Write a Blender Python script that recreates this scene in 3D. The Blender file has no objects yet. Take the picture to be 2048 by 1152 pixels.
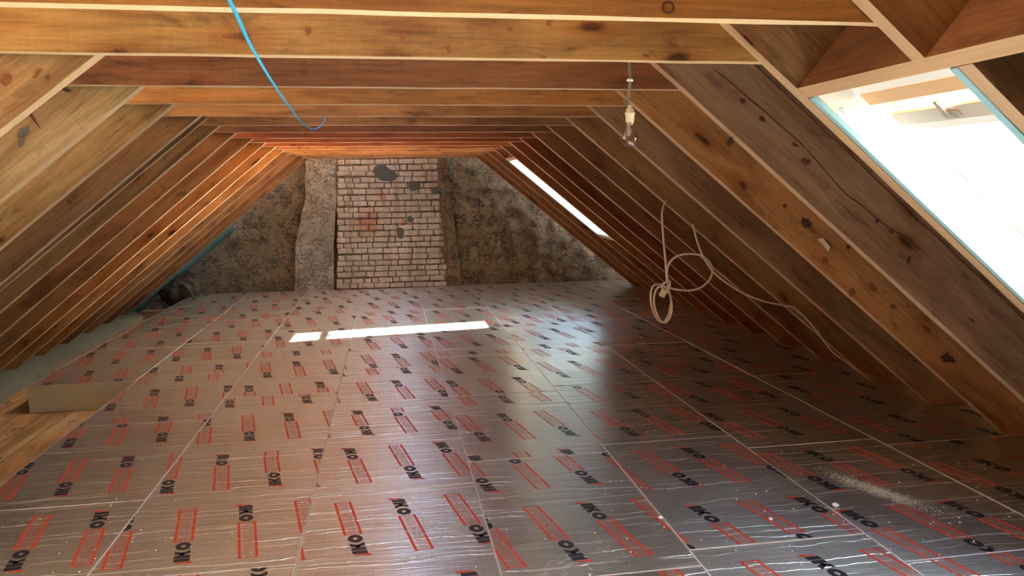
import bpy, bmesh, math, random
from mathutils import Vector, Matrix, noise

S = bpy.context.scene
COL = S.collection
random.seed(7)

# ------------------------------------------------------------------ camera
CAM_H = 1.4
F_PX, YAW, PITCH, ROLL = 1504.87, 0.161048, 0.135433, -0.013011
cy, sy, cp, sp = math.cos(YAW), math.sin(YAW), math.cos(PITCH), math.sin(PITCH)
FW = Vector((sy * cp, cy * cp, -sp)); RT = Vector((cy, -sy, 0)); UP = RT.cross(FW)
cr, sr = math.cos(ROLL), math.sin(ROLL)
R2 = cr * RT + sr * UP; U2 = -sr * RT + cr * UP
cd = bpy.data.cameras.new('camera'); cam = bpy.data.objects.new('camera', cd); COL.objects.link(cam)
cd.sensor_width = 36.0; cd.lens = F_PX / 2048 * 36; cd.clip_start = 0.02
M = Matrix((R2, U2, -FW)).transposed().to_4x4(); M.translation = Vector((0, 0, CAM_H))
cam.matrix_world = M
S.camera = cam

# ------------------------------------------------------------------ light
SUN_DIR = Vector((-1.36, -0.36, -1.0)).normalized()
w = bpy.data.worlds.new('sky'); S.world = w; w.use_nodes = True
nt = w.node_tree; bg = nt.nodes['Background']
sky = nt.nodes.new('ShaderNodeTexSky'); sky.sky_type = 'NISHITA'; sky.sun_disc = False
sky.sun_elevation = math.radians(36); sky.sun_rotation = math.radians(90); sky.air_density = 1.2; sky.dust_density = 1.2
nt.links.new(sky.outputs[0], bg.inputs[0]); bg.inputs[1].default_value = 2.4
sl = bpy.data.lights.new('sun', 'SUN'); sl.energy = 210; sl.angle = math.radians(0.6); sl.color = (1.0, 0.94, 0.84)
so = bpy.data.objects.new('sun', sl); COL.objects.link(so); so.rotation_euler = (-SUN_DIR).to_track_quat('Z', 'Y').to_euler()
so.location = (6, 6, 6)
S.view_settings.view_transform = 'Standard'; S.view_settings.look = 'None'
S.view_settings.gamma = 1; S.view_settings.use_curve_mapping = False
S.view_settings.exposure = 0.7
S.cycles.use_denoising = True
S.cycles.max_bounces = 14; S.cycles.diffuse_bounces = 8; S.cycles.glossy_bounces = 8; S.cycles.transparent_max_bounces = 12
S.cycles.sample_clamp_indirect = 25

# ------------------------------------------------------------------ roof geometry constants
K = 1.77 / 2.15                       # roof pitch (tan)
NS = math.sqrt(1 + K * K)
XR, XL, ZT = 1.17, -0.98, 1.77         # underside of rafters at the level of the tie undersides
DEPTH = 0.26                          # rafter depth
WALL_Y, REAR_Y = 10.6, -2.3
TIE_Y = [1.68, 2.25, 2.92, 3.52, 4.10, 4.68, 5.27, 5.88, 6.45, 7.03, 7.6, 8.15, 8.72, 9.3, 9.9]

# ------------------------------------------------------------------ node helpers
def mat(name):
    m = bpy.data.materials.new(name); m.use_nodes = True
    return m, m.node_tree, m.node_tree.nodes['Principled BSDF']
def N(nt, t, **kw):
    n = nt.nodes.new(t)
    for k, v in kw.items(): setattr(n, k, v)
    return n
def sock(nt, s, v):
    if isinstance(v, bpy.types.NodeSocket): nt.links.new(v, s)
    else: s.default_value = v
def math_(nt, op, a, b=0.0, c=0.0):
    n = N(nt, 'ShaderNodeMath', operation=op); sock(nt, n.inputs[0], a); sock(nt, n.inputs[1], b); sock(nt, n.inputs[2], c)
    return n.outputs[0]
def vmath(nt, op, a, b):
    n = N(nt, 'ShaderNodeVectorMath', operation=op); sock(nt, n.inputs[0], a); sock(nt, n.inputs[1], b); return n.outputs[0]
def mapping(nt, vec, scale=(1, 1, 1), loc=(0, 0, 0)):
    n = N(nt, 'ShaderNodeMapping'); sock(nt, n.inputs['Vector'], vec); n.inputs['Scale'].default_value = scale
    sock(nt, n.inputs['Location'], loc); return n.outputs[0]
def noise_(nt, vec, scale, detail=4, rough=0.55, dist=0.0):
    n = N(nt, 'ShaderNodeTexNoise'); sock(nt, n.inputs['Vector'], vec); n.inputs['Scale'].default_value = scale
    n.inputs['Detail'].default_value = detail; n.inputs['Roughness'].default_value = rough; n.inputs['Distortion'].default_value = dist
    return n.outputs['Fac']
def ramp(nt, f, stops):
    n = N(nt, 'ShaderNodeValToRGB'); sock(nt, n.inputs[0], f); cr_ = n.color_ramp
    while len(cr_.elements) < len(stops): cr_.elements.new(0.5)
    for e, (p, c) in zip(cr_.elements, stops):
        e.position = p; e.color = (c, c, c, 1) if isinstance(c, (int, float)) else (*c, 1)
    return n.outputs[0]
def mix(nt, f, a, b, mode='MIX'):
    n = N(nt, 'ShaderNodeMix', data_type='RGBA', blend_type=mode); sock(nt, n.inputs[0], f)
    for s, v in ((n.inputs[6], a), (n.inputs[7], b)):
        if isinstance(v, tuple) and len(v) == 3: v = (*v, 1)
        sock(nt, s, v)
    return n.outputs[2]
def bump(nt, h, strength, dist=0.01, normal=None):
    n = N(nt, 'ShaderNodeBump'); sock(nt, n.inputs['Height'], h); n.inputs['Strength'].default_value = strength
    n.inputs['Distance'].default_value = dist
    if normal is not None: nt.links.new(normal, n.inputs['Normal'])
    return n.outputs[0]

# ------------------------------------------------------------------ materials
def wood(name, gain, pale=0.0, tinted=True, grain=1.0, base=(0.4, 0.2, 0.08)):
    m, nt, b = mat(name)
    tc = N(nt, 'ShaderNodeTexCoord').outputs['Object']
    oi = N(nt, 'ShaderNodeObjectInfo')
    off = N(nt, 'ShaderNodeCombineXYZ'); sock(nt, off.inputs[0], math_(nt, 'MULTIPLY', oi.outputs['Random'], 37.0))
    sock(nt, off.inputs[1], math_(nt, 'MULTIPLY', oi.outputs['Random'], 11.0)); off.inputs[2].default_value = 0
    v = vmath(nt, 'ADD', tc, off.outputs[0])
    warp = noise_(nt, mapping(nt, v, (1.2, 6, 6)), 1.5, 3)
    g = noise_(nt, mapping(nt, v, (1.2, 30, 30)), 3.0, 6, 0.6, 0.6)
    big = noise_(nt, mapping(nt, v, (0.9, 4.5, 4.5)), 1.2, 3, 0.5, 1.2)
    blot = noise_(nt, mapping(nt, v, (2.2, 7, 7)), 2.0, 5, 0.65, 0.4)
    col = oi.outputs['Color'] if tinted else (*base, 1)
    c = mix(nt, 1.0, col, ramp(nt, g, [(0.25, 0.62), (0.55, 1.0), (0.8, 1.18)]), 'MULTIPLY')
    saw = noise_(nt, mapping(nt, v, (24, 2, 2)), 1.5, 4, 0.7, 2.2); fib = noise_(nt, mapping(nt, v, (7, 40, 40)), 3.0, 6, 0.75, 0.5)
    c = mix(nt, 1.0, c, ramp(nt, math_(nt, 'ADD', math_(nt, 'MULTIPLY', saw, 0.35), math_(nt, 'MULTIPLY', fib, 0.65)), [(0.36, 0.84), (0.52, 1.0), (0.64, 1.12)]), 'MULTIPLY')
    c = mix(nt, 1.0, c, ramp(nt, big, [(0.3, (0.62, 0.52, 0.46)), (0.52, (1, 1, 1)), (0.75, (1.25, 1.22, 1.2))]), 'MULTIPLY')
    c = mix(nt, 1.0, c, ramp(nt, blot, [(0.30, (0.50, 0.48, 0.50)), (0.44, (1, 1, 1)), (1.0, (1.05, 1.0, 0.95))]), 'MULTIPLY')
    # knots
    vo = N(nt, 'ShaderNodeTexVoronoi'); sock(nt, vo.inputs['Vector'], mapping(nt, v, (3.0, 8.5, 8.5))); vo.inputs['Scale'].default_value = 1.0
    vo.inputs['Randomness'].default_value = 1.0
    kd = math_(nt, 'ADD', vo.outputs['Distance'], math_(nt, 'MULTIPLY', math_(nt, 'SUBTRACT', noise_(nt, v, 25, 3), 0.5), 0.22))
    sc_ = N(nt, 'ShaderNodeSeparateColor'); nt.links.new(vo.outputs['Color'], sc_.inputs[0])
    sel = math_(nt, 'GREATER_THAN', sc_.outputs[0], 0.58)
    kn = math_(nt, 'MULTIPLY', ramp(nt, kd, [(0.09, 1.0), (0.17, 0.0)]), sel)
    halo = math_(nt, 'MULTIPLY', ramp(nt, kd, [(0.1, 0.7), (0.42, 0.0)]), sel)
    c = mix(nt, halo, c, mix(nt, 1.0, c, (0.75, 0.45, 0.28), 'MULTIPLY'))
    c = mix(nt, math_(nt, 'MULTIPLY', kn, 0.85), c, mix(nt, 1.0, c, (0.16, 0.11, 0.09), 'MULTIPLY'))
    vs_ = N(nt, 'ShaderNodeTexVoronoi'); sock(nt, vs_.inputs['Vector'], mapping(nt, v, (6.5, 17, 17), (3.3, 1.1, 0.4))); vs_.inputs['Scale'].default_value = 1.0
    s2 = N(nt, 'ShaderNodeSeparateColor'); nt.links.new(vs_.outputs['Color'], s2.inputs[0])
    sk = math_(nt, 'MULTIPLY', ramp(nt, math_(nt, 'ADD', vs_.outputs['Distance'], math_(nt, 'MULTIPLY', math_(nt, 'SUBTRACT', noise_(nt, v, 60, 3), 0.5), 0.3)), [(0.08, 1.0), (0.15, 0.0)]), math_(nt, 'GREATER_THAN', s2.outputs[0], 0.84))
    c = mix(nt, math_(nt, 'MULTIPLY', sk, 0.8), c, mix(nt, 1.0, c, (0.2, 0.14, 0.12), 'MULTIPLY'))
    # dark cracks along the grain
    cr_ = noise_(nt, mapping(nt, v, (0.7, 26, 26)), 1.3, 2, 0.5, 0.3)
    cm = math_(nt, 'MULTIPLY', ramp(nt, math_(nt, 'ABSOLUTE', math_(nt, 'SUBTRACT', cr_, 0.5)), [(0.0, 1.0), (0.006, 0.0)]),
               ramp(nt, noise_(nt, mapping(nt, v, (1, 4, 4)), 1.7, 2), [(0.55, 0.0), (0.62, 0.7)]))
    c = mix(nt, cm, c, (0.03, 0.015, 0.008))
    c = mix(nt, 1.0, c, (gain, gain, gain), 'MULTIPLY')
    if pale: c = mix(nt, pale, c, (0.80, 0.59, 0.38))
    nt.links.new(c, b.inputs['Base Color'])
    b.inputs['Roughness'].default_value = 0.62
    b.inputs['Specular IOR Level'].default_value = 0.35
    nt.links.new(bump(nt, math_(nt, 'ADD', g, math_(nt, 'MULTIPLY', kn, -0.6)), 0.35 * grain, 0.004), b.inputs['Normal'])
    return m

M_wood = wood('rough_sawn_spruce', 1.0)
M_edge = wood('planed_edge', 1.0, 0.46)
M_edge_tie = wood('fresh_sawn_edge', 1.0, 0.68)
M_deck = wood('roof_boards', 1.0, tinted=False, base=(0.17, 0.095, 0.05))
M_pine = wood('pale_pine', 1.0, tinted=False, base=(0.72, 0.48, 0.26), grain=0.4)

def plain(name, col, rough=0.6, metal=0.0, var=0.12, scale=12.0, bmp=0.1):
    m, nt, b = mat(name)
    tc = N(nt, 'ShaderNodeTexCoord').outputs['Object']
    n = noise_(nt, tc, scale, 5)
    c = mix(nt, n, tuple(x * (1 - var) for x in col), tuple(min(1, x * (1 + var)) for x in col))
    nt.links.new(c, b.inputs['Base Color']); b.inputs['Roughness'].default_value = rough; b.inputs['Metallic'].default_value = metal
    if bmp: nt.links.new(bump(nt, n, bmp, 0.003), b.inputs['Normal'])
    return m
M_foam = plain('pir_foam', (0.60, 0.53, 0.33), 0.9, var=0.06, scale=60)
M_seam = plain('cut_foil_edge', (0.8, 0.78, 0.74), 0.55, var=0.1)
M_pineplain = plain('smooth_pine', (0.70, 0.47, 0.27), 0.55, var=0.12, scale=9)
M_blue = plain('blue_foam', (0.30, 0.60, 0.74), 0.7, var=0.08, scale=30)
M_white = plain('white_lining', (0.85, 0.88, 0.88), 0.6, var=0.03)
M_plug = plain('ivory_plastic', (0.78, 0.72, 0.50), 0.35, var=0.05)
M_flap = plain('satin_aluminium', (0.62, 0.58, 0.50), 0.5, 0.3, var=0.05)
M_bake = plain('aged_ivory_plastic', (0.80, 0.76, 0.60), 0.35, var=0.1, scale=40)
M_whitecable = plain('white_cable', (0.72, 0.62, 0.52), 0.45, var=0.05)
M_bluecable = plain('blue_cable', (0.0, 0.33, 0.68), 0.5, var=0.05)
M_greycable = plain('grey_cable', (0.26, 0.25, 0.22), 0.5, var=0.05)
M_metal = plain('grey_metal', (0.62, 0.6, 0.52), 0.35, 0.8, var=0.05)
M_ledge = plain('grey_green_board', (0.21, 0.215, 0.155), 0.85, var=0.25, scale=5)
M_membrane = plain('teal_membrane', (0.10, 0.25, 0.27), 0.55, var=0.35, scale=14, bmp=0.5)
M_crumb = plain('foam_crumbs', (0.85, 0.84, 0.8), 0.8)
M_dust = plain('sawdust', (0.62, 0.58, 0.46), 0.95, var=0.3, scale=90)
M_cement = plain('grey_cement', (0.10, 0.115, 0.11), 0.9, var=0.2, scale=20)
M_green = plain('green_pen', (0.02, 0.35, 0.2), 0.5)
M_fil = plain('filament_wire', (0.5, 0.48, 0.42), 0.3, 0.9)
M_black = plain('black_print', (0.018, 0.02, 0.024), 0.42, var=0.2)
M_red = plain('red_print', (0.55, 0.045, 0.02), 0.42, var=0.2)
M_redthin = plain('faint_red_print', (0.50, 0.14, 0.09), 0.42, var=0.2)

def foil():
    m, nt, b = mat('aluminium_foil')
    geo = N(nt, 'ShaderNodeNewGeometry').outputs['Position']
    oi = N(nt, 'ShaderNodeObjectInfo')
    off = N(nt, 'ShaderNodeCombineXYZ'); sock(nt, off.inputs[0], math_(nt, 'MULTIPLY', oi.outputs['Random'], 31.0))
    sock(nt, off.inputs[1], math_(nt, 'MULTIPLY', oi.outputs['Random'], 17.0))
    v = vmath(nt, 'ADD', geo, off.outputs[0])
    # long transverse ripples, discrete creases, fine crackle
    sv = N(nt, 'ShaderNodeSeparateXYZ'); nt.links.new(v, sv.inputs[0])
    rip = noise_(nt, mapping(nt, v, (0.6, 12, 1)), 1.6, 4, 0.6, 0.25)
    wob = noise_(nt, mapping(nt, v, (1.6, 2.2, 1)), 2.0, 4, 0.6)
    def creases(freq, amp, width, lo, hi, seed):
        yy = math_(nt, 'ADD', math_(nt, 'MULTIPLY', sv.outputs[1], freq), math_(nt, 'MULTIPLY', wob, amp))
        d = math_(nt, 'DIVIDE', math_(nt, 'PINGPONG', math_(nt, 'ADD', yy, seed), 0.5), freq)
        cell = math_(nt, 'FLOOR', math_(nt, 'ADD', math_(nt, 'ADD', yy, seed), 0.5))
        cv = N(nt, 'ShaderNodeCombineXYZ'); sock(nt, cv.inputs[0], math_(nt, 'MULTIPLY', sv.outputs[0], 1.6)); sock(nt, cv.inputs[1], math_(nt, 'MULTIPLY', cell, 7.7))
        return math_(nt, 'MULTIPLY', ramp(nt, d, [(0.0, 1.0), (width, 0.0)]), ramp(nt, noise_(nt, cv.outputs[0], 1.0, 2), [(lo, 0.0), (hi, 1.0)]))
    ridge = math_(nt, 'MAXIMUM', creases(6.0, 0.55, 0.005, 0.42, 0.56, 0.3), math_(nt, 'MULTIPLY', math_(nt, 'MAXIMUM', creases(11.0, 1.0, 0.003, 0.47, 0.6, 2.7), creases(17.0, 1.6, 0.003, 0.54, 0.64, 9.1)), 0.6))
    fine = noise_(nt, mapping(nt, v, (1, 1.4, 1)), 38, 3, 0.6, 1.2)
    low = noise_(nt, mapping(nt, v, (1, 1.5, 1)), 1.6, 1)
    cz = noise_(nt, v, 2.4, 3, 0.6, 1.0)
    crack = ramp(nt, math_(nt, 'ABSOLUTE', math_(nt, 'SUBTRACT', cz, 0.5)), [(0.0, 1.0), (0.004, 0.0)])
    crack = math_(nt, 'MULTIPLY', crack, ramp(nt, noise_(nt, v, 1.1, 2), [(0.58, 0.0), (0.66, 1.0)]))
    patch = ramp(nt, noise_(nt, v, 1.3, 2), [(0.56, 0.03), (0.7, 1.0)])
    h = math_(nt, 'MULTIPLY', rip, 0.85)
    h = math_(nt, 'ADD', h, math_(nt, 'MULTIPLY', ridge, 0.6))
    h = math_(nt, 'ADD', h, math_(nt, 'MULTIPLY', crack, 0.12))
    h = math_(nt, 'ADD', h, math_(nt, 'MULTIPLY', low, 0.6))
    h = math_(nt, 'ADD', h, math_(nt, 'MULTIPLY', math_(nt, 'MULTIPLY', fine, patch), 0.05))
    nrm = bump(nt, h, 0.7, 0.012)
    nt.links.new(nrm, b.inputs['Normal'])
    # thin printed cutting lines along the board
    sx = N(nt, 'ShaderNodeSeparateXYZ'); nt.links.new(geo, sx.inputs[0])
    ln = math_(nt, 'PINGPONG', sx.outputs[0], 0.05)
    lines = math_(nt, 'MULTIPLY', math_(nt, 'LESS_THAN', ln, 0.0009), 0.45)
    base = mix(nt, low, (0.60, 0.62, 0.56), (0.70, 0.725, 0.66))
    base = mix(nt, lines, base, (0.45, 0.14, 0.09))
    nt.links.new(base, b.inputs['Base Color'])
    dustn = noise_(nt, v, 2.2, 4, 0.6)
    specks = math_(nt, 'GREATER_THAN', noise_(nt, v, 120, 1, 0.4), 0.77)
    b.inputs['Metallic'].default_value = 1.0
    nt.links.new(ramp(nt, dustn, [(0.3, 0.305), (0.7, 0.36)]), b.inputs['Roughness'])
    b.inputs['Anisotropic'].default_value = 0.75
    tg = N(nt, 'ShaderNodeCombineXYZ'); tg.inputs[1].default_value = 1.0; nt.links.new(tg.outputs[0], b.inputs['Tangent'])
    dd = N(nt, 'ShaderNodeBsdfDiffuse'); dd.inputs[0].default_value = (0.68, 0.67, 0.61, 1); nt.links.new(nrm, dd.inputs['Normal'])
    ms = N(nt, 'ShaderNodeMixShader')
    fac = math_(nt, 'ADD', ramp(nt, dustn, [(0.35, 0.04), (0.75, 0.10)]), math_(nt, 'MULTIPLY', specks, 0.6))
    fac = math_(nt, 'ADD', fac, math_(nt, 'MULTIPLY', math_(nt, 'ADD', ridge, crack), 0.5))  # creases and cracks whitened: light caught by the foil folds is painted in
    sock(nt, ms.inputs[0], fac); nt.links.new(b.outputs[0], ms.inputs[1]); nt.links.new(dd.outputs[0], ms.inputs[2])
    nt.links.new(ms.outputs[0], nt.nodes['Material Output'].inputs[0])
    return m
M_foil = foil()

def plaster(name, c1, c2, c3, hl=0.64, pm=0.82):
    m, nt, b = mat(name)
    g = N(nt, 'ShaderNodeNewGeometry').outputs['Position']
    a = noise_(nt, g, 3.2, 6, 0.65, 0.5); d = noise_(nt, g, 22, 6, 0.7)
    c = ramp(nt, a, [(0.3, c1), (0.52, c2), (0.75, c3)])
    c = mix(nt, 1.0, c, ramp(nt, d, [(0.25, 0.55), (0.6, 1.08)]), 'MULTIPLY')
    # pits and cracks
    v = N(nt, 'ShaderNodeTexVoronoi', feature='DISTANCE_TO_EDGE'); sock(nt, v.inputs['Vector'], mapping(nt, vmath(nt, 'ADD', g, mapping(nt, N(nt, 'ShaderNodeTexNoise').outputs['Color'], (0.2, .2, .2))), (1, 1, 1.6)))
    v.inputs['Scale'].default_value = 13
    pit = math_(nt, 'MULTIPLY', ramp(nt, v.outputs[0], [(0.0, 1.0), (0.11, 0.0)]), ramp(nt, noise_(nt, g, 6, 4, 0.7), [(0.47, 0.0), (0.53, 1.0)]))
    hole = ramp(nt, noise_(nt, mapping(nt, g, (1, 1, 1.9)), 17, 3, 0.6, 1.0), [(hl, 0.0), (hl + 0.03, 1.0)])
    pit = math_(nt, 'MAXIMUM', pit, hole)
    c = mix(nt, math_(nt, 'MULTIPLY', pit, pm), c, (0.02, 0.017, 0.014))
    nt.links.new(c, b.inputs['Base Color']); b.inputs['Roughness'].default_value = 0.95
    nt.links.new(bump(nt, math_(nt, 'SUBTRACT', d, pit), 0.8, 0.02), b.inputs['Normal'])
    return m
M_plaster = plaster('rough_lime_plaster', (0.17, 0.13, 0.078), (0.25, 0.192, 0.115), (0.31, 0.24, 0.15))
M_plaster2 = plaster('smooth_render', (0.27, 0.24, 0.18), (0.38, 0.355, 0.29), (0.50, 0.50, 0.46), 0.72, 0.45)

def brickpaint():
    m, nt, b = mat('whitewashed_brick')
    g = N(nt, 'ShaderNodeNewGeometry').outputs['Position']
    n1 = noise_(nt, g, 3.0, 5, 0.65, 0.3); n2 = noise_(nt, g, 40, 5, 0.7)
    c = mix(nt, ramp(nt, n1, [(0.35, 0.0), (0.7, 1.0)]), (0.43, 0.40, 0.33), (0.62, 0.60, 0.55))
    c = mix(nt, 1.0, c, ramp(nt, n2, [(0.25, 0.7), (0.6, 1.05)]), 'MULTIPLY')
    # bare orange brick patch left of the middle, brown streaks running down
    def blob(x, z, rx, rz, lo, hi):
        d = vmath(nt, 'MULTIPLY', vmath(nt, 'SUBTRACT', g, (x, 0, z)), (1 / rx, 0, 1 / rz))
        L = N(nt, 'ShaderNodeVectorMath', operation='LENGTH'); nt.links.new(d, L.inputs[0])
        e = math_(nt, 'ADD', L.outputs['Value'], math_(nt, 'MULTIPLY', math_(nt, 'SUBTRACT', noise_(nt, g, 9, 4, 0.7), 0.5), 1.4))
        return ramp(nt, e, [(lo, 1.0), (hi, 0.0)])
    c = mix(nt, math_(nt, 'MULTIPLY', blob(-0.27, 0.93, 0.22, 0.22, 0.5, 1.15), 0.75), c, (0.42, 0.17, 0.08))
    c = mix(nt, math_(nt, 'MULTIPLY', blob(-0.06, 1.25, 0.04, 0.14, 0.6, 1.2), 0.7), c, (0.42, 0.13, 0.05))
    c = mix(nt, math_(nt, 'MULTIPLY', blob(0.20, 0.92, 0.04, 0.06, 0.6, 1.2), 0.7), c, (0.48, 0.17, 0.04))
    st = noise_(nt, mapping(nt, g, (14, 1, 0.7)), 1.0, 3)
    c = mix(nt, ramp(nt, st, [(0.48, 0.0), (0.68, 0.6)]), c, (0.27, 0.18, 0.10))
    nt.links.new(c, b.inputs['Base Color']); b.inputs['Roughness'].default_value = 0.85
    nt.links.new(bump(nt, n2, 0.5, 0.006), b.inputs['Normal'])
    return m
M_brick = brickpaint()
M_mortar = plaster('dirty_mortar', (0.14, 0.11, 0.08), (0.22, 0.18, 0.13), (0.3, 0.26, 0.2))
M_stone = plain('rubble_stone', (0.09, 0.075, 0.055), 0.95, var=0.5, scale=14, bmp=0.8)

def subfloor():
    m, nt, b = mat('old_floor_planks')
    g = N(nt, 'ShaderNodeNewGeometry').outputs['Position']
    a = noise_(nt, mapping(nt, g, (5, 0.9, 1)), 1.5, 5, 0.6, 0.6)
    c = ramp(nt, a, [(0.3, (0.16, 0.085, 0.035)), (0.5, (0.42, 0.21, 0.07)), (0.7, (0.5, 0.36, 0.19))])
    sx = N(nt, 'ShaderNodeSeparateXYZ'); nt.links.new(g, sx.inputs[0])
    ln = ramp(nt, math_(nt, 'PINGPONG', sx.outputs[0], 0.09), [(0.0, 0.7), (0.012, 0.0)])
    c = mix(nt, ln, c, (0.08, 0.045, 0.02))
    c = mix(nt, ramp(nt, noise_(nt, mapping(nt, g, (6, 2.5, 1)), 2, 3), [(0.64, 0.0), (0.7, 0.8)]), c, (0.05, 0.03, 0.02))
    nt.links.new(c, b.inputs['Base Color']); b.inputs['Roughness'].default_value = 0.6
    return m
M_sub = subfloor()

def glass(name, tint=(1, 1, 1), g0=0.03, gr=0.5, pw=3.0, ro=0.02):
    m = bpy.data.materials.new(name); m.use_nodes = True; nt = m.node_tree; nt.nodes.clear()
    out = N(nt, 'ShaderNodeOutputMaterial'); t = N(nt, 'ShaderNodeBsdfTransparent'); t.inputs[0].default_value = (*tint, 1)
    g = N(nt, 'ShaderNodeBsdfGlossy'); g.inputs['Roughness'].default_value = ro
    lw = N(nt, 'ShaderNodeLayerWeight'); lw.inputs[0].default_value = 0.25
    fr = math_(nt, 'MULTIPLY_ADD', math_(nt, 'POWER', lw.outputs['Facing'], pw), gr, g0)
    ms = N(nt, 'ShaderNodeMixShader'); nt.links.new(fr, ms.inputs[0]); nt.links.new(t.outputs[0], ms.inputs[1]); nt.links.new(g.outputs[0], ms.inputs[2])
    nt.links.new(ms.outputs[0], out.inputs[0]); return m
M_glass = glass('window_glass', (0.93, 0.97, 0.97))
M_bulbglass = glass('bulb_glass', (0.93, 0.92, 0.9), 0.13, 0.8, 2.2, 0.06)

# ------------------------------------------------------------------ object helpers
def link(name, me, mats, parent=None, matrix=None, smooth=False):
    o = bpy.data.objects.new(name, me); COL.objects.link(o)
    for m in (mats if isinstance(mats, (list, tuple)) else [mats]): me.materials.append(m)
    if smooth:
        for p in me.polygons: p.use_smooth = True
    if matrix is not None: o.matrix_world = matrix
    if parent is not None:
        o.parent = parent
    return o
def tag(o, label, cat, group=None, kind=None):
    o['label'] = label; o['category'] = cat
    if group: o['group'] = group
    if kind: o['kind'] = kind
    return o
def struct(o): o['kind'] = 'structure'; return o
def empty(name, loc=(0, 0, 0)):
    e = bpy.data.objects.new(name, None); e.empty_display_size = 0.1; COL.objects.link(e); e.location = loc; return e
def mesh_pydata(name, vs, fs, mi=None):
    me = bpy.data.meshes.new(name); me.from_pydata([tuple(v) for v in vs], [], fs)
    if mi:
        for p, i in zip(me.polygons, mi): p.material_index = i
    me.update(); return me
def boxes_mesh(name, bxs, bev=0.0):
    bm = bmesh.new()
    for (a, b) in bxs:
        r = bmesh.ops.create_cube(bm, size=1)
        for v in r['verts']:
            v.co = Vector([a[i] + (v.co[i] + 0.5) * (b[i] - a[i]) for i in range(3)])
    if bev: bmesh.ops.bevel(bm, geom=bm.edges[:], offset=bev, segments=2, profile=0.7, affect='EDGES')
    me = bpy.data.meshes.new(name); bm.to_mesh(me); bm.free(); return me
def lathe(name, prof, seg=28, cap=True):
    vs, fs = [], []
    n = len(prof)
    for i in range(seg):
        a = 2 * math.pi * i / seg
        for r, z in prof: vs.append((r * math.cos(a), r * math.sin(a), z))
    for i in range(seg):
        j = (i + 1) % seg
        for k in range(n - 1):
            fs.append((i * n + k, j * n + k, j * n + k + 1, i * n + k + 1))
    me = mesh_pydata(name, vs, fs)
    bm = bmesh.new(); bm.from_mesh(me); bmesh.ops.remove_doubles(bm, verts=bm.verts, dist=1e-6); bmesh.ops.recalc_face_normals(bm, faces=bm.faces); bm.to_mesh(me); bm.free()
    return me
def catmull(pts, n=8):
    P = [Vector(p) for p in pts]; P = [2 * P[0] - P[1]] + P + [2 * P[-1] - P[-2]]; out = []
    for i in range(1, len(P) - 2):
        for k in range(n):
            t = k / n; a, b, c, d = P[i - 1], P[i], P[i + 1], P[i + 2]
            out.append(0.5 * ((2 * b) + (c - a) * t + (2 * a - 5 * b + 4 * c - d) * t * t + (3 * b - a - 3 * c + d) * t ** 3))
    out.append(P[-2]); return out
def tube(name, pts, r, seg=10, sm=8):
    C = catmull(pts, sm) if sm else [Vector(p) for p in pts]; vs, fs = [], []
    nrm = None
    for i, p in enumerate(C):
        t = (C[min(i + 1, len(C) - 1)] - C[max(i - 1, 0)]).normalized()
        if nrm is None: nrm = t.orthogonal().normalized()
        nrm = (nrm - t * nrm.dot(t)).normalized(); bi = t.cross(nrm)
        for k in range(seg):
            a = 2 * math.pi * k / seg; vs.append(p + r * (math.cos(a) * nrm + math.sin(a) * bi))
    for i in range(len(C) - 1):
        for k in range(seg):
            l = (k + 1) % seg; fs.append((i * seg + k, i * seg + l, (i + 1) * seg + l, (i + 1) * seg + k))
    fs.append(tuple(range(seg))[::-1]); fs.append(tuple((len(C) - 1) * seg + k for k in range(seg)))
    return mesh_pydata(name, vs, fs)

def beam(name, p0, p1, outward, depth, thick, color, cut0=0.0, cut1=0.0, seed=0, parent=None, wob=0.0022, mats=None):
    """p0->p1 lie on the lower edge nearest the camera; thick goes +Y, depth goes outward. cutN shifts the outer corner along the beam."""
    p0, p1 = Vector(p0), Vector(p1); L = (p1 - p0).length; xd = (p1 - p0).normalized(); yd = Vector((0, 1, 0)); zd = Vector(outward).normalized()
    rnd = random.Random(seed); n = max(6, int(L / 0.07)); vs, fs, mi = [], [], []
    prof = [(0, 0), (thick, 0), (thick, depth), (0, depth)]
    ph = rnd.random() * 50
    for i in range(n + 1):
        t = i / n
        for k, (y, z) in enumerate(prof):
            x = t * L + (cut0 * (1 - t) + cut1 * t) * z
            dy = noise.noise((t * L * 3 + ph, k * 7.3, 0)) * wob * 1.3; dz = noise.noise((t * L * 4 + ph, k * 5.1, 9)) * wob
            vs.append((x, y + dy, z + dz))
    for i in range(n):
        for k in range(4):
            l = (k + 1) % 4; fs.append((i * 4 + k, (i + 1) * 4 + k, (i + 1) * 4 + l, i * 4 + l)); mi.append(1 if k == 0 else 0)
    fs.append((0, 1, 2, 3)); mi.append(0); fs.append((n * 4 + 3, n * 4 + 2, n * 4 + 1, n * 4)); mi.append(0)
    me = mesh_pydata(name, vs, fs, mi)
    bm = bmesh.new(); bm.from_mesh(me); bmesh.ops.recalc_face_normals(bm, faces=bm.faces); bm.to_mesh(me); bm.free()
    R = Matrix((xd, yd, zd)).transposed().to_4x4(); R.translation = p0
    o = link(name, me, mats or [M_wood, M_edge], parent, R)
    o.color = (*color, 1)
    return o

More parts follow.
